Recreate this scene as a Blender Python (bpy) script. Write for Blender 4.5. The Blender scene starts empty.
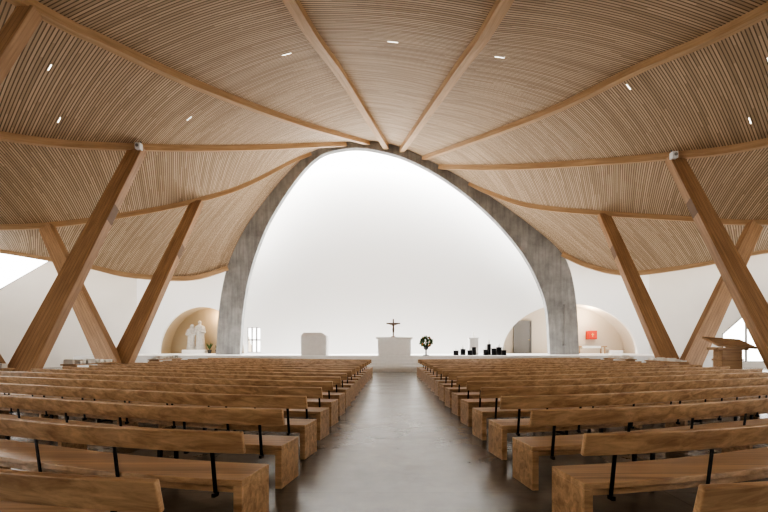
import bpy, bmesh, math, random
from mathutils import Vector, Matrix
random.seed(4)
S=bpy.context.scene
COL=S.collection
F=450.0; CX=393.0; HY=346.0; H=1.5
def bp(px,py,Y): return Vector(((px-CX)/F*Y, Y, H-(py-HY)/F*Y))

# ---------------------------------------------------------------- materials
def mat(name):
    m=bpy.data.materials.new(name); m.use_nodes=True
    nt=m.node_tree; b=nt.nodes['Principled BSDF']
    return m,nt,b
def N(nt,t,**k):
    n=nt.nodes.new(t)
    for a,v in k.items(): setattr(n,a,v)
    return n
def simple(name,c,rough=.6,metal=0,emit=None,es=0,noise=0.0,nscale=3,bump=0.0):
    m,nt,b=mat(name)
    b.inputs['Base Color'].default_value=(*c,1); b.inputs['Roughness'].default_value=rough
    b.inputs['Metallic'].default_value=metal
    if emit: b.inputs['Emission Color'].default_value=(*emit,1); b.inputs['Emission Strength'].default_value=es
    if noise or bump:
        tc=N(nt,'ShaderNodeTexCoord'); no=N(nt,'ShaderNodeTexNoise'); no.inputs['Scale'].default_value=nscale; no.inputs['Detail'].default_value=6
        nt.links.new(tc.outputs['Object'],no.inputs['Vector'])
        if noise:
            cr=N(nt,'ShaderNodeValToRGB')
            cr.color_ramp.elements[0].position=.3; cr.color_ramp.elements[1].position=.7
            cr.color_ramp.elements[0].color=(*[x*(1-noise) for x in c],1); cr.color_ramp.elements[1].color=(*[min(1,x*(1+noise)) for x in c],1)
            nt.links.new(no.outputs['Fac'],cr.inputs['Fac']); nt.links.new(cr.outputs['Color'],b.inputs['Base Color'])
        if bump:
            bu=N(nt,'ShaderNodeBump'); bu.inputs['Strength'].default_value=bump; bu.inputs['Distance'].default_value=.02
            nt.links.new(no.outputs['Fac'],bu.inputs['Height']); nt.links.new(bu.outputs['Normal'],b.inputs['Normal'])
    return m
def wood(name,c1,c2,coord='Object',scale=(.6,14,14),rough=.45,lam=None,bump=.12):
    m,nt,b=mat(name)
    tc=N(nt,'ShaderNodeTexCoord'); mp=N(nt,'ShaderNodeMapping'); mp.inputs['Scale'].default_value=scale
    nt.links.new(tc.outputs[coord],mp.inputs['Vector'])
    oi=N(nt,'ShaderNodeObjectInfo'); ad=N(nt,'ShaderNodeVectorMath',operation='ADD'); 
    ml=N(nt,'ShaderNodeMath',operation='MULTIPLY'); ml.inputs[1].default_value=37
    nt.links.new(oi.outputs['Random'],ml.inputs[0]); nt.links.new(mp.outputs[0],ad.inputs[0]); nt.links.new(ml.outputs[0],ad.inputs[1])
    no=N(nt,'ShaderNodeTexNoise'); no.inputs['Scale'].default_value=1.0; no.inputs['Detail'].default_value=8; no.inputs['Roughness'].default_value=.65; no.inputs['Distortion'].default_value=.6
    nt.links.new(ad.outputs[0],no.inputs['Vector'])
    cr=N(nt,'ShaderNodeValToRGB'); cr.color_ramp.elements[0].position=.32; cr.color_ramp.elements[1].position=.68
    cr.color_ramp.elements[0].color=(*c1,1); cr.color_ramp.elements[1].color=(*c2,1)
    nt.links.new(no.outputs['Fac'],cr.inputs['Fac'])
    out=cr.outputs['Color']
    if lam:  # glulam lamella joints: axis index, period
        sx=N(nt,'ShaderNodeSeparateXYZ'); nt.links.new(tc.outputs[coord],sx.inputs[0])
        d=N(nt,'ShaderNodeMath',operation='DIVIDE'); d.inputs[1].default_value=lam[1]; nt.links.new(sx.outputs[lam[0]],d.inputs[0])
        fr=N(nt,'ShaderNodeMath',operation='FRACT'); nt.links.new(d.outputs[0],fr.inputs[0])
        lt=N(nt,'ShaderNodeMath',operation='LESS_THAN'); lt.inputs[1].default_value=.07; nt.links.new(fr.outputs[0],lt.inputs[0])
        mx=N(nt,'ShaderNodeMix',data_type='RGBA'); nt.links.new(lt.outputs[0],mx.inputs[0]); nt.links.new(out,mx.inputs[6]); mx.inputs[7].default_value=(*[x*.65 for x in c1],1)
        out=mx.outputs[2]
    nt.links.new(out,b.inputs['Base Color'])
    bu=N(nt,'ShaderNodeBump'); bu.inputs['Strength'].default_value=bump; bu.inputs['Distance'].default_value=.01
    nt.links.new(no.outputs['Fac'],bu.inputs['Height']); nt.links.new(bu.outputs['Normal'],b.inputs['Normal'])
    b.inputs['Roughness'].default_value=rough
    return m
M_pew=wood('pew_oak',(.36,.205,.105),(.76,.52,.31),rough=.3,scale=(.5,13,13))
M_rib=wood('rib_glulam',(.46,.295,.165),(.64,.44,.265),coord='UV',scale=(10,.5,1),rough=.55)
M_col=wood('column_glulam',(.32,.185,.10),(.53,.335,.19),scale=(9,9,.5),rough=.5,lam=(0,.12))
M_table=wood('table_wood',(.36,.22,.12),(.55,.36,.2),rough=.5)
M_black=simple('black_steel',(.015,.015,.017),.4,.6)
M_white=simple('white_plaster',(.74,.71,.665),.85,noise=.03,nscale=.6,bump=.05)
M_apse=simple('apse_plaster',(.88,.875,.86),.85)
M_cream=simple('niche_plaster',(.50,.41,.29),.85)
M_cream2=simple('chapel_plaster',(.72,.65,.56),.85)
M_stone=simple('white_stone',(.86,.85,.83),.5,noise=.03,nscale=5)
M_statue=simple('carved_limestone',(.50,.47,.43),.75,noise=.12,nscale=7)
M_frame=simple('window_frame',(.30,.29,.28),.5)
M_dark=simple('dark_opening',(.10,.10,.10),.7)
M_door=simple('grey_door',(.26,.25,.24),.6)
M_red=simple('red_enamel',(.65,.06,.03),.4)
M_gold=simple('brass',(.7,.5,.2),.3,.9)
M_bronze=simple('dark_bronze',(.10,.055,.03),.45,.5)
M_leaf=simple('leaf_green',(.06,.13,.035),.6,noise=.3,nscale=9)
M_flower=simple('orange_petals',(.75,.25,.06),.6)
M_paper=simple('white_paper',(.85,.83,.78),.8)
M_wax=simple('wax',(.88,.86,.8),.5)
M_lamp=simple('lamp_diffuser',(.9,.9,.85),.5,emit=(1,.93,.82),es=5)
M_plastic=simple('white_plastic',(.8,.8,.8),.4)
def concrete(name,c,sc=.5,lo=.72,hi=1.22):
    m,nt,b=mat(name)
    tc=N(nt,'ShaderNodeTexCoord'); n1=N(nt,'ShaderNodeTexNoise'); n1.inputs['Scale'].default_value=sc; n1.inputs['Detail'].default_value=9; n1.inputs['Roughness'].default_value=.65
    nt.links.new(tc.outputs['Object'],n1.inputs['Vector'])
    cr=N(nt,'ShaderNodeValToRGB'); cr.color_ramp.elements[0].position=.32; cr.color_ramp.elements[1].position=.68
    cr.color_ramp.elements[0].color=(*[x*lo for x in c],1); cr.color_ramp.elements[1].color=(*[x*hi for x in c],1)
    nt.links.new(n1.outputs['Fac'],cr.inputs['Fac']); nt.links.new(cr.outputs[0],b.inputs['Base Color'])
    return m,nt,b,cr,n1,tc
M_conc,nt,b,cr,n1,tc=concrete('arch_concrete',(.43,.43,.42),.9,.75,1.22); b.inputs['Roughness'].default_value=.85
mp=N(nt,'ShaderNodeMapping'); mp.inputs['Scale'].default_value=(5,5,.5); nt.links.new(tc.outputs['Object'],mp.inputs[0])
n2=N(nt,'ShaderNodeTexNoise'); n2.inputs['Scale'].default_value=1; n2.inputs['Detail'].default_value=5; nt.links.new(mp.outputs[0],n2.inputs['Vector'])
bu=N(nt,'ShaderNodeBump'); bu.inputs['Strength'].default_value=.4; bu.inputs['Distance'].default_value=.06; nt.links.new(n2.outputs['Fac'],bu.inputs['Height']); nt.links.new(bu.outputs[0],b.inputs['Normal'])
cr2=N(nt,'ShaderNodeValToRGB'); cr2.color_ramp.elements[0].position=.35; cr2.color_ramp.elements[1].position=.6; cr2.color_ramp.elements[0].color=(.80,.80,.80,1)
nt.links.new(n2.outputs['Fac'],cr2.inputs[0])
mx=N(nt,'ShaderNodeMix',data_type='RGBA',blend_type='MULTIPLY'); mx.inputs[0].default_value=1
nt.links.new(cr.outputs[0],mx.inputs[6]); nt.links.new(cr2.outputs[0],mx.inputs[7]); nt.links.new(mx.outputs[2],b.inputs['Base Color'])
# floor
M_floor,nt,b,cr,n1,tc=concrete('polished_concrete_floor',(.18,.168,.15),1.1,.7,1.3)
br=N(nt,'ShaderNodeTexBrick'); br.offset=0; br.inputs['Scale'].default_value=1; br.inputs['Brick Width'].default_value=5.2; br.inputs['Row Height'].default_value=5.0
br.inputs['Mortar Size'].default_value=.006; br.inputs['Color1'].default_value=(1,1,1,1); br.inputs['Color2'].default_value=(.95,.95,.95,1); br.inputs['Mortar'].default_value=(.7,.7,.7,1)
mp=N(nt,'ShaderNodeMapping'); mp.inputs['Location'].default_value=(2.4,0.4,0); nt.links.new(tc.outputs['Object'],mp.inputs[0]); nt.links.new(mp.outputs[0],br.inputs['Vector'])
mx=N(nt,'ShaderNodeMix',data_type='RGBA',blend_type='MULTIPLY'); mx.inputs[0].default_value=1
nt.links.new(cr.outputs[0],mx.inputs[6]); nt.links.new(br.outputs['Color'],mx.inputs[7]); nt.links.new(mx.outputs[2],b.inputs['Base Color'])
rr=N(nt,'ShaderNodeMapRange'); rr.inputs['From Min'].default_value=.3; rr.inputs['From Max'].default_value=.7; rr.inputs['To Min'].default_value=.18; rr.inputs['To Max'].default_value=.26; nt.links.new(n1.outputs['Fac'],rr.inputs['Value']); nt.links.new(rr.outputs[0],b.inputs['Roughness'])
b.inputs['IOR'].default_value=1.6
# ceiling: timber battens with shadow gaps
M_ceil,nt,b=mat('timber_batten_ceiling')
uv=N(nt,'ShaderNodeUVMap'); sx=N(nt,'ShaderNodeSeparateXYZ'); nt.links.new(uv.outputs[0],sx.inputs[0])
d=N(nt,'ShaderNodeMath',operation='DIVIDE'); d.inputs[1].default_value=.105; nt.links.new(sx.outputs[1],d.inputs[0])
fr=N(nt,'ShaderNodeMath',operation='FRACT'); nt.links.new(d.outputs[0],fr.inputs[0])
fl=N(nt,'ShaderNodeMath',operation='FLOOR'); nt.links.new(d.outputs[0],fl.inputs[0])
lt=N(nt,'ShaderNodeMath',operation='LESS_THAN'); lt.inputs[1].default_value=.32; nt.links.new(fr.outputs[0],lt.inputs[0])
dv=N(nt,'ShaderNodeMath',operation='DIVIDE'); dv.inputs[1].default_value=2.7; nt.links.new(sx.outputs[0],dv.inputs[0])
wn0=N(nt,'ShaderNodeTexWhiteNoise',noise_dimensions='1D'); nt.links.new(fl.outputs[0],wn0.inputs['W'])
ad=N(nt,'ShaderNodeMath',operation='ADD'); nt.links.new(dv.outputs[0],ad.inputs[0]); nt.links.new(wn0.outputs['Value'],ad.inputs[1])
fl2=N(nt,'ShaderNodeMath',operation='FLOOR'); nt.links.new(ad.outputs[0],fl2.inputs[0])
cb=N(nt,'ShaderNodeCombineXYZ'); nt.links.new(fl.outputs[0],cb.inputs[0]); nt.links.new(fl2.outputs[0],cb.inputs[1])
wn=N(nt,'ShaderNodeTexWhiteNoise',noise_dimensions='2D'); nt.links.new(cb.outputs[0],wn.inputs['Vector'])
cr=N(nt,'ShaderNodeValToRGB'); cr.color_ramp.elements[0].color=(.50,.37,.25,1); cr.color_ramp.elements[1].color=(.70,.545,.39,1)
nt.links.new(wn.outputs['Value'],cr.inputs[0])
mx=N(nt,'ShaderNodeMix',data_type='RGBA'); nt.links.new(lt.outputs[0],mx.inputs[0]); nt.links.new(cr.outputs[0],mx.inputs[6]); mx.inputs[7].default_value=(.20,.135,.085,1)
nt.links.new(mx.outputs[2],b.inputs['Base Color']); b.inputs['Roughness'].default_value=.65
# glass
M_glass=bpy.data.materials.new('window_glass'); M_glass.use_nodes=True; nt=M_glass.node_tree; nt.nodes.clear()
o=N(nt,'ShaderNodeOutputMaterial'); t=N(nt,'ShaderNodeBsdfTransparent'); g=N(nt,'ShaderNodeBsdfGlossy'); g.inputs['Roughness'].default_value=.05; mi=N(nt,'ShaderNodeMixShader'); mi.inputs[0].default_value=.06
nt.links.new(t.outputs[0],mi.inputs[1]); nt.links.new(g.outputs[0],mi.inputs[2]); nt.links.new(mi.outputs[0],o.inputs[0])

# ---------------------------------------------------------------- helpers
class MB:
    def __init__(s): s.bm=bmesh.new(); s.mats=[]; s.uv=None
    def mi(s,m):
        if m not in s.mats: s.mats.append(m)
        return s.mats.index(m)
    def box(s,a,b,m,M=None,bev=0):
        x0,y0,z0=a; x1,y1,z1=b
        vs=[s.bm.verts.new(v) for v in [(x0,y0,z0),(x1,y0,z0),(x1,y1,z0),(x0,y1,z0),(x0,y0,z1),(x1,y0,z1),(x1,y1,z1),(x0,y1,z1)]]
        fs=[s.bm.faces.new([vs[i] for i in f]) for f in [(3,2,1,0),(4,5,6,7),(0,1,5,4),(1,2,6,5),(2,3,7,6),(3,0,4,7)]]
        for f in fs: f.material_index=s.mi(m)
        if M:
            for v in vs: v.co=M@v.co
        if bev:
            es=list({e for f in fs for e in f.edges}); bmesh.ops.bevel(s.bm,geom=es,offset=bev,segments=2,profile=.5,affect='EDGES',clamp_overlap=True)
    def cyl(s,p0,p1,r0,r1,m,seg=16,smooth=True):
        p0=Vector(p0);p1=Vector(p1); d=(p1-p0); L=d.length
        q=d.to_track_quat('Z','Y').to_matrix().to_4x4()
        r=bmesh.ops.create_cone(s.bm,cap_ends=True,segments=seg,radius1=r0,radius2=r1,depth=L,matrix=Matrix.Translation((p0+p1)/2)@q)
        for f in {f for v in r['verts'] for f in v.link_faces}: f.material_index=s.mi(m); f.smooth=smooth and len(f.verts)==4
    def sph(s,c,r,m,sc=(1,1,1),sub=2):
        rr=bmesh.ops.create_icosphere(s.bm,subdivisions=sub,radius=r,matrix=Matrix.Translation(c)@Matrix.Diagonal((*sc,1)))
        for f in {f for v in rr['verts'] for f in v.link_faces}: f.material_index=s.mi(m); f.smooth=True
    def poly(s,pts,m):
        f=s.bm.faces.new([s.bm.verts.new(p) for p in pts]); f.material_index=s.mi(m); return f
    def lathe(s,prof,m,c=(0,0,0),seg=24,sx=1,sy=1):
        rings=[]
        for r,z in prof: rings.append([s.bm.verts.new((c[0]+r*sx*math.cos(2*math.pi*i/seg),c[1]+r*sy*math.sin(2*math.pi*i/seg),c[2]+z)) for i in range(seg)])
        for a,b2 in zip(rings,rings[1:]):
            for i in range(seg):
                f=s.bm.faces.new((a[i],a[(i+1)%seg],b2[(i+1)%seg],b2[i])); f.material_index=s.mi(m); f.smooth=True
        for rg,rev in ((rings[0],True),(rings[-1],False)):
            f=s.bm.faces.new(rg[::-1] if rev else rg); f.material_index=s.mi(m)
    def mesh(s,name):
        me=bpy.data.meshes.new(name)
        bmesh.ops.recalc_face_normals(s.bm,faces=s.bm.faces)
        s.bm.to_mesh(me); s.bm.free()
        for m in s.mats: me.materials.append(m)
        return me
    def obj(s,name,parent=None):
        ob=bpy.data.objects.new(name,s.mesh(name)); COL.objects.link(ob)
        if parent: ob.parent=parent
        return ob
def empty(name,loc=(0,0,0)):
    e=bpy.data.objects.new(name,None); COL.objects.link(e); e.location=loc; e.empty_display_size=.3; return e
def catmull(P,n):
    P=[Vector(p) for p in P]; Q=[P[0]*2-P[1]]+P+[P[-1]*2-P[-2]]; out=[]
    for i in range(1,len(Q)-2):
        for k in range(20):
            t=k/20; a,b_,c,d_=Q[i-1],Q[i],Q[i+1],Q[i+2]
            out.append(.5*((2*b_)+(c-a)*t+(2*a-5*b_+4*c-d_)*t*t+(3*b_-a-3*c+d_)*t**3))
    out.append(P[-1]); 
    return resample(out,n)
def resample(pts,n):
    L=[0]
    for a,b_ in zip(pts,pts[1:]): L.append(L[-1]+(b_-a).length)
    res=[];j=0
    for i in range(n+1):
        s=L[-1]*i/n
        while j<len(L)-2 and L[j+1]<s: j+=1
        t=(s-L[j])/max(1e-9,L[j+1]-L[j]); res.append(pts[j].lerp(pts[j+1],t))
    return res
def slab2d(name,origin,u,outlines,thick,m,parent=None):
    """flat wall with holes: outlines are lists of (u,z); plane through origin along u (horizontal) and Z"""
    cu=bpy.data.curves.new(name,'CURVE'); cu.dimensions='2D'; cu.fill_mode='BOTH'; cu.extrude=thick/2
    for o_ in outlines:
        sp=cu.splines.new('POLY'); sp.points.add(len(o_)-1); sp.use_cyclic_u=True
        for p,(x,y) in zip(sp.points,o_): p.co=(x,y,0,1)
    t=bpy.data.objects.new('tmp',cu); COL.objects.link(t)
    bpy.context.view_layer.update()
    me=bpy.data.meshes.new_from_object(t.evaluated_get(bpy.context.evaluated_depsgraph_get()))
    bpy.data.objects.remove(t)
    u=Vector(u).normalized(); n=Vector((0,0,1)).cross(u)*-1
    M=Matrix(((u.x,0,n.x,origin[0]),(u.y,0,n.y,origin[1]),(0,1,0,origin[2]),(0,0,0,1)))
    me.transform(M); me.materials.clear(); me.materials.append(m); me.name=name
    bm=bmesh.new(); bm.from_mesh(me); bmesh.ops.recalc_face_normals(bm,faces=bm.faces); bm.to_mesh(me); bm.free()
    ob=bpy.data.objects.new(name,me); COL.objects.link(ob)
    if parent: ob.parent=parent
    return ob

# ---------------------------------------------------------------- arch
YA=32.0
outer_px=[(213,372),(216,352),(219,310),(227,268),(243,232),(263,203),(287,174),(310,153),(335,144),(360,141),(385,143),(410,151),(440,166),(470,183),(500,203),(530,225),(553,244),(568,264),(576,300),(579,352),(580,372)]
inner_px=[(239,372),(240,352),(243,310),(250,272),(264,232),(281,201),(302,172),(321,155),(342,149),(362,148),(385,152),(405,158),(430,170),(455,186),(480,206),(505,231),(525,257),(539,284),(547,310),(550,352),(551,372)]
outer=catmull([bp(x,y,YA) for x,y in outer_px],160)
inner=catmull([bp(x,y,YA) for x,y in inner_px],160)
for L_ in (outer,inner):
    L_[0].z=0; L_[-1].z=0
mb=MB(); fr_,bk=[],[]
for a,b_ in zip(outer,inner):
    fr_.append((mb.bm.verts.new(a),mb.bm.verts.new(b_))); bk.append((mb.bm.verts.new(a+Vector((0,.5,0))),mb.bm.verts.new(b_+Vector((0,.5,0)))))
for i in range(160):
    for q in ((fr_[i][0],fr_[i+1][0],fr_[i+1][1],fr_[i][1]),(bk[i][1],bk[i+1][1],bk[i+1][0],bk[i][0]),(fr_[i][1],fr_[i+1][1],bk[i+1][1],bk[i][1]),(fr_[i][0],bk[i][0],bk[i+1][0],fr_[i+1][0])):
        f=mb.bm.faces.new(q); f.material_index=mb.mi(M_conc)
for k in (0,160): mb.bm.faces.new((fr_[k][0],fr_[k][1],bk[k][1],bk[k][0]))
mb.obj('concrete_arch')

# ---------------------------------------------------------------- ribs
NT=70
def plan(X0,slope,pts,side,ends):
    P=[]
    for i,(px,py) in enumerate(pts):
        r=abs(px-CX)/F; Y=(X0+slope*YA)/(slope+r) if i else YA
        P.append(bp(px,py,Y))
    P+= [Vector((side*x,y,z)) for x,y,z in ends]
    P[0].y=YA-.05
    return catmull(P,NT)
ribs={}
ribs['A-']=plan(.57,.13,[(386,146),(345,78),(293,0)],-1,[(4.6,2,10.6),(5.5,-6,10)])
ribs['B-']=plan(1.8,.378,[(368,142),(300,122),(200,84),(100,37),(30,2)],-1,[(12,5,9.9),(15,-4,9.5)])
ribs['C-']=plan(3.4,.75,[(345,143),(250,146),(140,145),(0,133)],-1,[(19,11,8.9),(24,4,8.8)])
ribs['D-']=plan(5.9,1.3,[(310,153),(290,161),(230,190),(130,213),(0,226)],-1,[(23.5,18.4,7.1),(27,15.8,7.1)])
ribs['E-']=plan(11.7,2.5,[(228,268),(190,278),(130,275),(85,265),(0,250)],-1,[(29,25,7.8)])
ribs['A+']=plan(.57,.13,[(402,149),(455,72),(503,0)],1,[(4.6,2,10.6),(5.5,-6,10)])
ribs['B+']=plan(2.3,.378,[(424,157),(490,133),(560,105),(640,65),(768,6)],1,[(12,5,9.9),(15,-4,9.5)])
ribs['C+']=plan(3.34,.75,[(440,166),(500,166),(560,163),(670,154),(768,140)],1,[(19,11,8.9),(24,4,8.8)])
ribs['D+']=plan(5.5,1.3,[(470,183),(490,192),(530,205),(600,212),(680,217),(768,221)],1,[(23.5,18.4,7.1),(27,15.8,7.1)])
ribs['E+']=plan(12.0,2.5,[(562,254),(590,266),(630,273),(700,264),(768,250)],1,[(29,25,7.8)])
order=['E-','D-','C-','B-','A-','A+','B+','C+','D+','E+']
def sweep(name,pts,w,h,m,parent=None,topoff=0.12):
    mb=MB(); uvl=mb.bm.loops.layers.uv.new('UVMap'); rings=[]; L=0; Ls=[]
    for i,p in enumerate(pts):
        a=pts[max(0,i-1)]; c=pts[min(len(pts)-1,i+1)]; T=(c-a).normalized(); sd=T.cross(Vector((0,0,1))).normalized(); up=sd.cross(T)
        if i: L+=(p-pts[i-1]).length
        Ls.append(L)
        rings.append([mb.bm.verts.new(p+sd*sx_*w/2+up*z_) for sx_,z_ in ((-1,topoff),(1,topoff),(1,topoff-h),(-1,topoff-h))])
    uo=[0,w,w+h,2*w+h,2*w+2*h]
    for i in range(len(rings)-1):
        for k in range(4):
            f=mb.bm.faces.new((rings[i][k],rings[i][(k+1)%4],rings[i+1][(k+1)%4],rings[i+1][k])); f.material_index=mb.mi(m)
            for lp,(uu,vv) in zip(f.loops,((uo[k],Ls[i]),(uo[k+1],Ls[i]),(uo[k+1],Ls[i+1]),(uo[k],Ls[i+1]))): lp[uvl].uv=(uu,vv)
    mb.bm.faces.new(rings[0]); mb.bm.faces.new(rings[-1][::-1])
    return mb.obj(name,parent)
for k in order:
    w={'A':.36,'B':.30,'C':.28,'D':.26,'E':.26}[k[0]]
    h={'A':.36,'B':.34,'C':.36,'D':.32,'E':.30}[k[0]]
    sweep('roof_rib_beam',ribs[k],w,h,M_rib,topoff=.12)

# ceiling panels (one ceiling object)
mb=MB(); uvl=mb.bm.loops.layers.uv.new('UVMap'); NU=14
def nearest(pl,p): return min(range(len(pl)),key=lambda i:(pl[i]-p).length)
grid_pts=[]; 
for pi,(ka,kb) in enumerate(zip(order,order[1:])):
    A,B=ribs[ka],ribs[kb]
    ia,ib=nearest(outer,A[0]),nearest(outer,B[0])
    seg=resample(outer[ia:ib+1],NU) if ib>ia else None
    LA=sum((A[i+1]-A[i]).length for i in range(NT)); LB=sum((B[i+1]-B[i]).length for i in range(NT)); Lm=(LA+LB)/2
    rows=[];us=[]
    for i in range(NT+1):
        t=i/NT; row=[];ur=[]; wd=(A[i]-B[i]).length
        for j in range(NU+1):
            u=j/NU; p=A[i].lerp(B[i],u)
            p.z+=math.sin(math.pi*u)*min(.3,wd*.03)*min(1,t*4)
            if seg:
                c=seg[j]-A[0].lerp(B[0],u); p+=c*max(0,1-t*2.2)**2
            row.append(mb.bm.verts.new(p)); ur.append((u*wd+pi*3,t*Lm))
            if 0<j<NU: grid_pts.append((p.copy(),i,j,pi))
        rows.append(row);us.append(ur)
    for i in range(NT):
        for j in range(NU):
            f=mb.bm.faces.new((rows[i][j],rows[i][j+1],rows[i+1][j+1],rows[i+1][j])); f.smooth=True; f.material_index=mb.mi(M_ceil)
            for lp,(a,b2) in zip(f.loops,((i,j),(i,j+1),(i+1,j+1),(i+1,j))): lp[uvl].uv=us[a][b2]
gp={ (pi,i,j):p for p,i,j,pi in grid_pts}
me=mb.mesh('ceiling'); ce=bpy.data.objects.new('ceiling',me); COL.objects.link(ce)

# small recessed linear lamps in the ceiling
def proj(p): return (CX+F*p.x/p.y, HY-F*(p.z-H)/p.y)
for (px,py) in [(45,60),(290,53),(395,42),(502,57),(760,62),(55,115),(630,87),(187,120),(750,120)]:
    best=min(((p,i,j,pi) for p,i,j,pi in grid_pts if p.y>3),key=lambda q:(proj(q[0])[0]-px)**2+(proj(q[0])[1]-py)**2)
    p,i,j,pi=best; j2=j+1 if (pi,i,j+1) in gp else j-1; i2=i+1 if (pi,i+1,j) in gp else i-1
    ux=(gp[(pi,i,j2)]-p).normalized(); vy=(gp[(pi,i2,j)]-p).normalized(); n=ux.cross(vy).normalized(); vy=n.cross(ux)
    if n.z>0: n=-n
    M=Matrix(((ux.x,vy.x,n.x,p.x),(ux.y,vy.y,n.y,p.y),(ux.z,vy.z,n.z,p.z),(0,0,0,1)))
    m2=MB(); m2.box((-.19,-.022,-.05),(.19,.022,.02),M_plastic,M); m2.box((-.18,-.014,.02),(.18,.014,.025),M_lamp,M); m2.obj('recessed_ceiling_lamp')

# ---------------------------------------------------------------- V columns
def rib_at(k,r):
    return min((p for p in ribs[k] if p.y>3),key=lambda p:abs(abs(p.x)/p.y-r)).copy()
def arm(parent,p0,p1,name,w=.86,d=.36):
    p0=Vector(p0);p1=Vector(p1); z=(p1-p0); L=z.length; z.normalize(); y=Vector((0,1,0)); x=y.cross(z).normalized(); y=z.cross(x)
    m2=MB(); m2.box((-w/2*.98,-d/2,0),(w/2*.98,d/2,L),M_col,bev=.015)
    for v in m2.bm.verts:
        k=v.co.z/L; v.co.x*=1.03-.26*k
    ob=m2.obj(name,parent); ob.matrix_local=Matrix(((x.x,y.x,z.x,p0.x),(x.y,y.y,z.y,p0.y),(x.z,y.z,z.z,p0.z),(0,0,0,1)))
def vcol(base,tops,w=.86):
    e=empty('v_shaped_timber_column')
    b0=Vector((*base,.25))
    for i,t_ in enumerate(tops):
        t2=t_.copy(); t2.z-=.2
        off=Vector(((.25 if t2.x>base[0] else -.25),0,0)); arm(e,b0+off,t2,'arm_%d'%(i+1),w=w)
    m2=MB(); m2.box((base[0]-.75,base[1]-.35,0),(base[0]+.75,base[1]+.35,.3),M_conc,bev=.03); m2.obj('base_plinth',e)
topL=rib_at('C-',.578); topR=rib_at('C+',.634)
vcol((-12.0,14),[topL,rib_at('C-',1.25)])
vcol((-11.45,19),[rib_at('D-',.429),rib_at('D-',.773)])
vcol((12.75,14),[topR,rib_at('C+',1.25)])
vcol((12.75,20),[rib_at('D+',.471),rib_at('D+',.804)])
vcol((-12.2,8.6),[rib_at('B-',.80),rib_at('C-',2.4)],w=.5)
vcol((13.2,8.2),[rib_at('B+',1.05),rib_at('C+',2.4)],w=.5)
for t_,s_ in ((topL,1),(topR,-1)):
    m2=MB(); c=t_+Vector((s_*.25,-.4,-.25))
    m2.box(c-Vector((.12,.14,.15)),c+Vector((.12,.14,.15)),M_plastic,bev=.03); m2.cyl(c+Vector((0,-.15,0)),c+Vector((0,-.17,0)),.07,.07,M_frame); m2.cyl(c+Vector((0,.08,.1)),c+Vector((0,.2,.3)),.025,.025,M_dark)
    m2.obj('wall_floodlight')

# ---------------------------------------------------------------- floor & platform
mb=MB(); mb.poly([(x,y,0) for x,y in ((-32,-9),(32,-9),(32,36),(-32,36))],M_floor); 
fo=mb.obj('floor')
PZ=.9
mb=MB()
mb.box((-19.3,27.2,0),(19.3,34.98,PZ),M_stone)
for i in range(4): mb.box((-6.5,26.0+i*.3,0),(6.5,27.25,.18*(i+1)),M_stone)
mb.obj('altar_platform')

# ---------------------------------------------------------------- walls
YW=35.0
def ell(cx,hw,z0,z1,n=40,tilt=0): return [(cx+hw*math.cos(math.pi*i/n),z0+(z1-z0)*math.sin(math.pi*i/n)) for i in range(n+1)]
wallh=21
Ln=ell(-14.9,3.3,PZ,4.55); Rn=ell(13.75,5.25,PZ,4.8)
win=[(-11.35,1.0),(-10.3,1.0),(-10.3,2.95),(-11.35,2.95)]
slab2d('wall_back',(0,YW+.15,0),(1,0,0),[[(-20.2,0),(20.2,0),(20.2,wallh),(-20.2,wallh)],Ln,Rn,win],.3,M_apse)
def niche(name,cx,hw,z1,depth,m):
    m2=MB(); n=40; y0=YW+.3; fr=[];bk=[]
    for i in range(n+1):
        a=math.pi*i/n; x=cx+hw*1.01*math.cos(a); z=PZ+(z1-PZ)*1.01*math.sin(a); fr.append(m2.bm.verts.new((x,y0-.02,z))); bk.append(m2.bm.verts.new((x,y0+depth,z)))
    for i in range(n):
        f=m2.bm.faces.new((fr[i],fr[i+1],bk[i+1],bk[i])); f.smooth=True; f.material_index=m2.mi(m)
    m2.bm.faces.new(bk)
    m2.poly([(cx-hw*1.02,y0-.02,PZ-.0),(cx+hw*1.02,y0-.02,PZ),(cx+hw*1.02,y0+depth,PZ),(cx-hw*1.02,y0+depth,PZ)],M_stone)
    return m2.obj(name)
niche('wall_niche_left',-14.9,3.3,4.55,1.6,M_cream)
niche('wall_niche_right',13.75,5.25,4.8,1.8,M_cream2)
def window(name,origin,u,x0,x1,z0,z1,nx,nz,fw=.06,dep=.1):
    u=Vector(u).normalized(); n=Vector((0,0,1)).cross(u)*-1
    M=Matrix(((u.x,n.x,0,origin[0]),(u.y,n.y,0,origin[1]),(0,0,1,origin[2]),(0,0,0,1)))
    e=MB()
    for i in range(nx+1):
        x=x0+(x1-x0)*i/nx; e.box((x-fw/2,-dep/2,z0),(x+fw/2,dep/2,z1),M_frame,M)
    for i in range(nz+1):
        z=z0+(z1-z0)*i/nz; e.box((x0,-dep/2,z-fw/2),(x1,dep/2,z+fw/2),M_frame,M)
    e.box((x0,-.006,z0),(x1,.006,z1),M_glass,M)
    return e.obj(name)
window('window_1',(0,YW+.15,0),(1,0,0),-11.35,-10.3,1.0,2.95,3,2,fw=.10)
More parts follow.
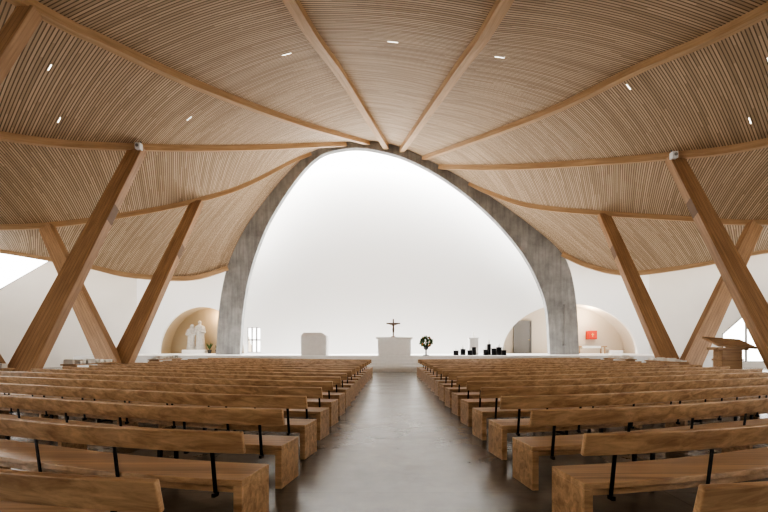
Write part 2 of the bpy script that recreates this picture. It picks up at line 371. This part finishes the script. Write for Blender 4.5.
def side(side_):
    P0=Vector((20*side_,YW+.15,0)); P1=Vector((30.5*side_,25.7,0)); u=(P1-P0).normalized(); L=(P1-P0).length
    def uvp(px,py):
        r=(px-CX)/F
        k=(r*P0.y-P0.x)/(u.x-r*u.y); p=P0+u*k; return (k,H-(py-HY)/F*p.y)
    if side_<0: hole=[uvp(*q) for q in ((49,246),(49,262),(0,290),(-40,312),(-40,232))]
    else: hole=[uvp(*q) for q in ((722,334),(746,313),(800,303),(800,362),(722,362))]
    hole=[(min(x,L-.3),z) for x,z in hole]
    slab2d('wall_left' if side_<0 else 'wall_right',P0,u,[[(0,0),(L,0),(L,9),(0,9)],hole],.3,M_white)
    m2=MB(); 
    for a,b_ in zip(hole,hole[1:]+hole[:1]):
        pa=P0+u*a[0]+Vector((0,0,a[1])); pb=P0+u*b_[0]+Vector((0,0,b_[1])); m2.cyl(pa,pb,.07,.07,M_frame,seg=6)
    if side_>0:
        a=hole[1]; pa=P0+u*a[0]; m2.cyl(pa+Vector((0,0,a[1])),pa+Vector((0,0,hole[3][1])),.07,.07,M_frame,seg=6)
    m2.obj('window_2' if side_<0 else 'window_3')
    E=ribs['E-' if side_<0 else 'E+']
    m2=MB(); pts=[(p.x,p.y+.35,8.6) for p in E[::8]]+[(31*side_,25.2,8.6),(20.3*side_,YW+.3,8.6),(12*side_,YW+.3,8.6)]
    m2.poly(pts,M_white); m2.obj('unseen_light_cap')  # unseen slab added to cap the slot and keep skylight off side walls
side(-1); side(1)
# perimeter: glazed flanks, unseen rear glazing added for light, below a solid band
k=0
for s_ in (-1,1):
    ring=[(30.5,25.5),(28.6,15.5),(24.8,3.4),(15.4,-4.8),(5.6,-6.8),(0,-7)]
    hs=[8.2,7.6,9.2,10.0,10.5,10.6]
    for q,((a,b_),(h0,h1)) in enumerate(zip(zip(ring,ring[1:]),zip(hs,hs[1:]))):
        A_=Vector((a[0]*s_,a[1],0)); B_=Vector((b_[0]*s_,b_[1],0)); L=(B_-A_).length; k+=1
        u=(B_-A_).normalized(); ht=max(h0,h1)+.6
        if q<3:
            f_=.62 if q<2 else .5
            window('window_%d'%(k+3),A_,B_-A_,0,L,.5,ht*f_,max(2,int(L/2.4)),2,fw=.12,dep=.16)
            slab2d('wall_sill_%d'%k,A_,u,[[(0,0),(L,0),(L,.5),(0,.5)]],.3,M_white)
            slab2d('wall_lintel_%d'%k,A_,u,[[(0,ht*f_),(L,ht*f_),(L,ht),(0,ht)]],.3,M_white)
        else:
            slab2d('wall_entrance_%d'%k,A_,u,[[(0,0),(L,0),(L,ht),(0,ht)]],.3,M_white)

# ---------------------------------------------------------------- pews
PL=9.3
def bend(x):
    if x<2: return .15*x+(.40-.15)*x*x/4
    return .15*2+.25+.40*(x-2)
def pewmesh(sg):
    m2=MB(); L=PL
    bx=lambda a,b_,m,**k: m2.box((min(sg*a[0],sg*b_[0]),a[1],a[2]),(max(sg*a[0],sg*b_[0]),b_[1],b_[2]),m,**k)
    bx((0,0,.405),(L,.50,.455),M_pew,bev=.005)
    bx((.0,.0,0),(.07,.50,.404),M_pew,bev=.005)
    bx((L-.07,.0,0),(L,.50,.404),M_pew,bev=.005)
    bx((.075,.03,.35),(L-.075,.06,.403),M_pew)
    for q in (.33,.67): bx((L*q,.05,0),(L*q+.06,.45,.404),M_pew)
    T=Matrix.Translation((0,-.045,.68))@Matrix.Rotation(math.radians(14),4,'X')
    m2.box((min(sg*-.05,sg*(L-.04)),-.02,0),(max(sg*-.05,sg*(L-.04)),.018,.175),M_pew,M=T,bev=.008)
    n=11
    for i in range(n):
        x=sg*(.22+(L-.44)*i/(n-1))
        T=Matrix.Translation((x,.012,.34))@Matrix.Rotation(math.radians(8),4,'X')
        m2.box((-.014,-.012,-.0),(.014,.0,.42),M_black,M=T)
        m2.box((x-.014,-.03,.32),(x+.014,.03,.35),M_black)
    for q in (.165,.5,.835):
        m2.box((sg*L*q-.02,.08,0),(sg*L*q+.02,.12,.4),M_black); m2.box((sg*L*q-.02,.38,0),(sg*L*q+.02,.42,.4),M_black)
        m2.box((sg*L*q-.02,.08,0),(sg*L*q+.02,.42,.03),M_black)
    for q in (.25,.5,.75,1,1.25,1.5,1.75,2):
        bmesh.ops.bisect_plane(m2.bm,geom=m2.bm.verts[:]+m2.bm.edges[:]+m2.bm.faces[:],plane_co=(sg*q,0,0),plane_no=(1,0,0))
    for v in m2.bm.verts:
        x=abs(v.co.x) if v.co.x*sg>0 else 0; y=v.co.y; v.co.y=y+bend(x); v.co.x-=sg*y*.15
    return m2.mesh('church_pew')
mR=pewmesh(1); mL=pewmesh(-1)
for sg,me_,y0,pitch,xa,xb in ((-1,mL,2.27,1.22,1.18,1.08),(1,mR,2.18,1.24,1.47,1.26)):
    n=17
    for i in range(n):
        y=y0+i*pitch; x=xa+(xb-xa)*i/(n-1)
        ob=bpy.data.objects.new('church_pew',me_); COL.objects.link(ob); ob.location=(sg*x,y,0)

# ---------------------------------------------------------------- liturgical furniture
m2=MB()
m2.box((-.95,28.2,PZ),(1.12,29.0,PZ+1.02),M_stone,bev=.02); m2.box((-1.05,28.1,PZ+1.02),(1.22,29.1,PZ+1.16),M_stone,bev=.02); m2.obj('altar')
at=PZ+1.16; cxx=.02; cy=28.6
e=empty('altar_crucifix',(cxx,cy,at))
m2=MB(); m2.lathe([(.16,0),(.16,.03),(.08,.06),(.03,.1)],M_bronze); m2.box((-.04,-.02,.08),(.04,.02,1.16),M_bronze,bev=.005); m2.box((-.44,-.02,.83),(.44,.02,.91),M_bronze,bev=.005); m2.obj('cross',e)
def skin(name,verts,edges,rad,m,parent,sub=2):
    me=bpy.data.meshes.new(name); me.from_pydata(verts,edges,[]); ob=bpy.data.objects.new(name,me); COL.objects.link(ob)
    me.materials.append(m); ob.modifiers.new('s','SKIN'); 
    for sv,r in zip(me.skin_vertices[0].data,rad): sv.radius=(r,r)
    me.skin_vertices[0].data[0].use_root=True
    ob.modifiers.new('d','SUBSURF').levels=sub; ob.modifiers['d'].render_levels=sub; ob.parent=parent; 
    return ob
V=[(0,-.05,.52),(0,-.06,.66),(0,-.05,.78),(0,-.07,.84),(0,-.09,.92),(-.09,-.05,.79),(-.24,-.04,.82),(-.38,-.03,.86),(.09,-.05,.79),(.24,-.04,.82),(.38,-.03,.86),(-.04,-.06,.48),(-.03,-.1,.33),(-.01,-.05,.18),(.04,-.06,.48),(.03,-.1,.33),(.01,-.05,.18)]
Ed=[(0,1),(1,2),(2,3),(3,4),(2,5),(5,6),(6,7),(2,8),(8,9),(9,10),(0,11),(11,12),(12,13),(0,14),(14,15),(15,16)]
skin('corpus',V,Ed,[.055,.055,.06,.025,.045,.03,.022,.015,.03,.022,.015,.035,.026,.018,.035,.026,.018],M_bronze,e,1)
m2=MB(); m2.box((-5.75,28.1,PZ),(-4.15,29.0,PZ+1.22),M_stone,bev=.015)
vb=[(-5.75,28.1,PZ+1.22),(-4.15,28.1,PZ+1.22),(-4.15,29.0,PZ+1.22),(-5.75,29.0,PZ+1.22)]; vt=[(-5.62,28.2,PZ+1.44),(-4.45,28.2,PZ+1.44),(-4.45,28.95,PZ+1.34),(-5.62,28.95,PZ+1.34)]
vb=[m2.bm.verts.new(p) for p in vb]; vt=[m2.bm.verts.new(p) for p in vt]
for f in [vb[::-1],vt]+[[vb[i],vb[(i+1)%4],vt[(i+1)%4],vt[i]] for i in range(4)]: m2.bm.faces.new(f)
m2.obj('stone_ambo')
e=empty('flower_arrangement',(2.08,28.3,PZ))
m2=MB(); m2.lathe([(.2,0),(.2,.04),(.05,.06),(.04,.35),(.13,.4),(.17,.55),(.13,.62)],M_dark); m2.obj('pedestal_vase',e)
m2=MB()
for i in range(150):
    a=random.uniform(0,6.28); zz=random.uniform(-1,1); rr_=math.sqrt(1-zz*zz)*random.uniform(.6,1)*.44
    c=Vector((rr_*math.cos(a),rr_*math.sin(a),.85+.3*zz)); T=Matrix.Translation(c)@Matrix.Rotation(a,4,'Z')@Matrix.Rotation(random.uniform(-.8,.8),4,'Y')
    v=[T@Vector(q) for q in ((-.03,0,-.1),(.03,-.05,0),(0,0,.14),(.03,.05,0))]; m2.poly(v,M_leaf)
    if i%8==0: m2.sph(c+Vector((0,-.05,.02)),.05,M_flower if i%3 else M_paper,sub=1)
    if i%6==0: m2.cyl((0,0,.58),c,.008,.006,M_leaf,seg=5)
m2.obj('bouquet',e)
for i,(px,h,w,dy) in enumerate([(456,.30,.17,0),(463,.40,.17,.5),(470,.32,.17,0),(474,.52,.14,.7),(486,.36,.18,.1),(489,.72,.13,.8),(494,.44,.17,.1),(499,.52,.18,.5),(504,.32,.15,0)]):
    yy=29.4+dy; x=(px-CX)/F*yy; m2=MB(); c=(x,yy,PZ)
    m2.lathe([(w*1.1,0),(w*1.1,.03),(w,.035),(w,h-.03),(w*1.1,h-.02),(w*1.1,h)],M_black,c=c,seg=20)
    m2.cyl((x,yy,PZ+h),(x,yy,PZ+h+.10+.1*(i%3)),.04,.04,M_wax,seg=10); m2.cyl((x,yy,PZ+h+.1+.1*(i%3)),(x,yy,PZ+h+.14+.1*(i%3)),.006,.004,M_black,seg=6)
    m2.obj('candle_stand')
m2=MB(); m2.box((5.25,30.8,PZ),(5.85,31.4,PZ+1.1),M_stone,bev=.02); m2.box((5.2,30.75,PZ+1.1),(5.9,31.45,PZ+1.18),M_stone,bev=.01); m2.lathe([(.1,0),(.1,.02),(.05,.05),(.05,.4),(.0+.01,.42)],M_wax,c=(5.55,31.1,PZ+1.18)); m2.obj('white_pedestal')
m2=MB(); m2.box((10.0,36.98,PZ),(11.3,37.05,3.5),M_door); m2.box((9.92,36.9,PZ),(10.0,37.05,3.55),M_frame); m2.box((11.3,36.9,PZ),(11.38,37.05,3.55),M_frame); m2.box((9.92,36.9,3.5),(11.38,37.05,3.58),M_frame); m2.sph((11.15,36.9,2.0),.05,M_gold,sub=1); m2.obj('door_1')
m2=MB(); m2.box((15.85,36.6,2.05),(16.6,37.05,2.75),M_red,bev=.02); m2.box((15.95,36.56,2.15),(16.5,36.6,2.65),M_red,bev=.01); m2.box((16.2,36.54,2.25),(16.25,36.56,2.55),M_gold); m2.box((16.12,36.54,2.42),(16.33,36.56,2.47),M_gold); m2.obj('tabernacle')
m2=MB(); m2.box((14.6,35.5,PZ+.52),(16.9,36.3,PZ+.6),M_table,bev=.01)
for x in (14.7,16.7):
    for y_ in (35.55,36.2): m2.box((x,y_,PZ),(x+.08,y_+.08,PZ+.52),M_table)
m2.box((14.9,35.47,PZ+.4),(16.4,36.2,PZ+.62),M_paper,bev=.01); m2.obj('credence_table')
m2=MB(); m2.box((17.1,35.6,PZ),(18.2,36.1,PZ+.28),M_stone,bev=.02); m2.box((17.0,35.55,PZ+.28),(18.3,36.15,PZ+.34),M_table,bev=.01); m2.obj('low_stone_bench')
m2=MB(); p=bp(564,305,YA); q=bp(564,345,YA); m2.cyl((p.x,YA-.06,p.z),(q.x,YA-.06,q.z),.025,.025,M_frame); m2.box((p.x-.08,YA-.12,q.z-.05),(p.x+.08,YA,q.z+.05),M_frame); m2.box((p.x-.05,YA-.08,p.z-.05),(p.x+.05,YA,p.z+.05),M_frame); m2.obj('wall_candle_bracket')

# statue of two robed figures
def robed(m2,ox,oy,h,turn=0,veil=True,lean=0):
    prof=[(0,.30,.22),(.08,.27,.20),(.3,.23,.18),(.5,.22,.17),(.62,.25,.17),(.72,.27,.17),(.8,.25,.15),(.84,.12,.1),(.87,.075,.075)]
    seg=24; rings=[]
    for zz,rx,ry in prof:
        rings.append([m2.bm.verts.new((ox+lean*zz+h/1.9*(rx*(1+.06*math.sin(7*a+zz*3)))*math.cos(a),oy+h/1.9*ry*(1+.06*math.sin(6*a))*math.sin(a),zz*h)) for a in [2*math.pi*i/seg for i in range(seg)]])
    for a,b_ in zip(rings,rings[1:]):
        for i in range(seg): m2.bm.faces.new((a[i],a[(i+1)%seg],b_[(i+1)%seg],b_[i]))
    m2.bm.faces.new(rings[0][::-1]); m2.bm.faces.new(rings[-1])
    hx=ox+lean; m2.sph((hx,oy,h*.93),.115*h/1.9,M_statue,sc=(.85,1,1.2)); m2.sph((hx,oy-.1*h/1.9,h*.925),.025,M_statue,sub=1)
    if veil: m2.sph((hx,oy+.04,h*.92),.14*h/1.9,M_statue,sc=(1,1,1.25)); m2.cyl((hx,oy+.06,h*.9),(ox,oy+.1,h*.68),.13,.2,M_statue)
    for s_ in (-1,1):
        sh=Vector((ox+lean*.8+s_*.22*h/1.9,oy,h*.78)); el=Vector((ox+s_*.27*h/1.9,oy-.08,h*.6)); ha=Vector((ox+s_*.06,oy-.3*h/1.9,h*.64))
        m2.cyl(sh,el,.08,.07,M_statue); m2.sph(el,.075,M_statue,sub=1); m2.cyl(el,ha,.075,.05,M_statue); m2.sph(ha,.055,M_statue,sub=1); m2.sph(sh,.085,M_statue,sub=1)
e=empty('robed_couple_statue',(-15.75,35.9,PZ))
m2=MB(); m2.mi(M_statue); robed(m2,-.34,0,2.05,lean=.08); robed(m2,.34,.05,2.35,veil=False,lean=-.06)
m2.sph((-.3,-.36,1.5),.1,M_statue); m2.cyl((-.42,-.3,1.25),(-.28,-.36,1.45),.1,.08,M_statue); 
for v in m2.bm.verts: v.co.z+=.28; v.co.x*=1.12
ob=m2.obj('figures',e); md=ob.modifiers.new('r','REMESH'); md.mode='VOXEL'; md.voxel_size=.03; md.use_smooth_shade=True
m2=MB(); m2.box((-.9,-.45,0),(.9,.4,.3),M_stone,bev=.02); m2.obj('plinth',e)
def plant(name,loc,h):
    m2=MB(); m2.lathe([(.12,0),(.17,.28),(.18,.3),(.15,.3)],M_dark,c=loc)
    for i in range(26):
        a=random.uniform(0,6.28); r=random.uniform(.1,.32); hh=random.uniform(.5,1)*h; b0=Vector(loc)+Vector((0,0,.28)); t_=b0+Vector((r*math.cos(a),r*math.sin(a),hh)); md_=b0.lerp(t_,.5)+Vector((0,0,.08)); sd=Vector((-math.sin(a),math.cos(a),0))*.04
        m2.poly([b0,md_-sd,t_,md_+sd],M_leaf)
    m2.obj(name)
plant('potted_plant',(-14.6,35.8,PZ),.6)
plant('potted_plant',(-14.0,35.9,PZ),.4)

# wooden reading desk, right
e=empty('wooden_lectern',(11.45,15.4,0))
m2=MB(); m2.box((-.42,-.3,0),(.42,.3,.06),M_table,bev=.01); m2.box((-.34,-.22,.06),(.34,.22,1.4),M_table,bev=.01); m2.box((-.38,-.25,1.0),(.38,.25,1.06),M_table,bev=.01); m2.obj('body',e)
m2=MB(); m2.box((-.62,-.42,0),(.7,.42,.07),M_table,M=Matrix.Translation((0,0,1.58))@Matrix.Rotation(math.radians(20),4,'X')@Matrix.Rotation(math.radians(4),4,'Y'),bev=.01); m2.box((-.5,-.3,1.36),(.5,.3,1.46),M_table,bev=.01); m2.obj('sloped_top',e)
for sg,pts in ((-1,[(-11.0,11.6),(-11.0,16.4),(-11.1,22.0)]),(1,[(11.3,22.5),(11.3,18.6)])):
    for (x,y_) in pts:
        m2=MB(); 
        m2.box((x-.25,y_-1.2,.84),(x+.25,y_+1.2,.88),M_table,bev=.005)
        for yy in (y_-1.1,y_+1.04): m2.box((x-.22,yy,0),(x+.22,yy+.06,.84),M_table)
        m2.box((x-.22,y_-1.1,.3),(x+.22,y_+1.1,.33),M_table); m2.obj('side_shelf')
        m2=MB()
        for i in range(9):
            yy=y_-1.05+i*.25; hh=random.uniform(.05,.17); T=Matrix.Translation((x+random.uniform(-.05,.05),yy,.881))@Matrix.Rotation(random.uniform(-.3,.3),4,'Z')
            m2.box((-.14,-.09,0),(.14,.09,hh),M_paper,M=T,bev=.01)
        m2.obj('stack_of_hymnals')

# ---------------------------------------------------------------- lights
W=bpy.data.worlds.new('sky'); S.world=W; W.use_nodes=True
bg=W.node_tree.nodes['Background']; bg.inputs[0].default_value=(1,.985,.955,1); bg.inputs[1].default_value=5.2
def area(name,loc,rot,sx_,sy_,e_,c=(1,1,1)):
    l=bpy.data.lights.new(name,'AREA'); l.shape='RECTANGLE'; l.size=sx_; l.size_y=sy_; l.energy=e_; l.color=c
    o_=bpy.data.objects.new(name,l); COL.objects.link(o_); o_.location=loc; o_.rotation_euler=rot; return o_
area('apse_skylight_lamp',(0,34,20.5),(0,0,0),24,1.6,12000)
def pt(name,loc,e_,c,r=.2):
    l=bpy.data.lights.new(name,'POINT'); l.energy=e_; l.color=c; l.shadow_soft_size=r; o_=bpy.data.objects.new(name,l); COL.objects.link(o_); o_.location=loc
pt('niche_lamp',(-14.2,36.3,3.9),80,(1,.75,.48))
pt('niche_lamp',(15.5,35.7,4.0),140,(1,.80,.58))

cam=bpy.data.cameras.new('camera'); co=bpy.data.objects.new('camera',cam); COL.objects.link(co)
cam.sensor_width=36; cam.lens=F/768*36; cam.shift_x=-(CX-384)/768; cam.shift_y=(HY-256)/768
co.location=(0,0,H); co.rotation_euler=(math.pi/2,0,0); cam.clip_end=500
S.camera=co
S.view_settings.look='AgX - High Contrast'
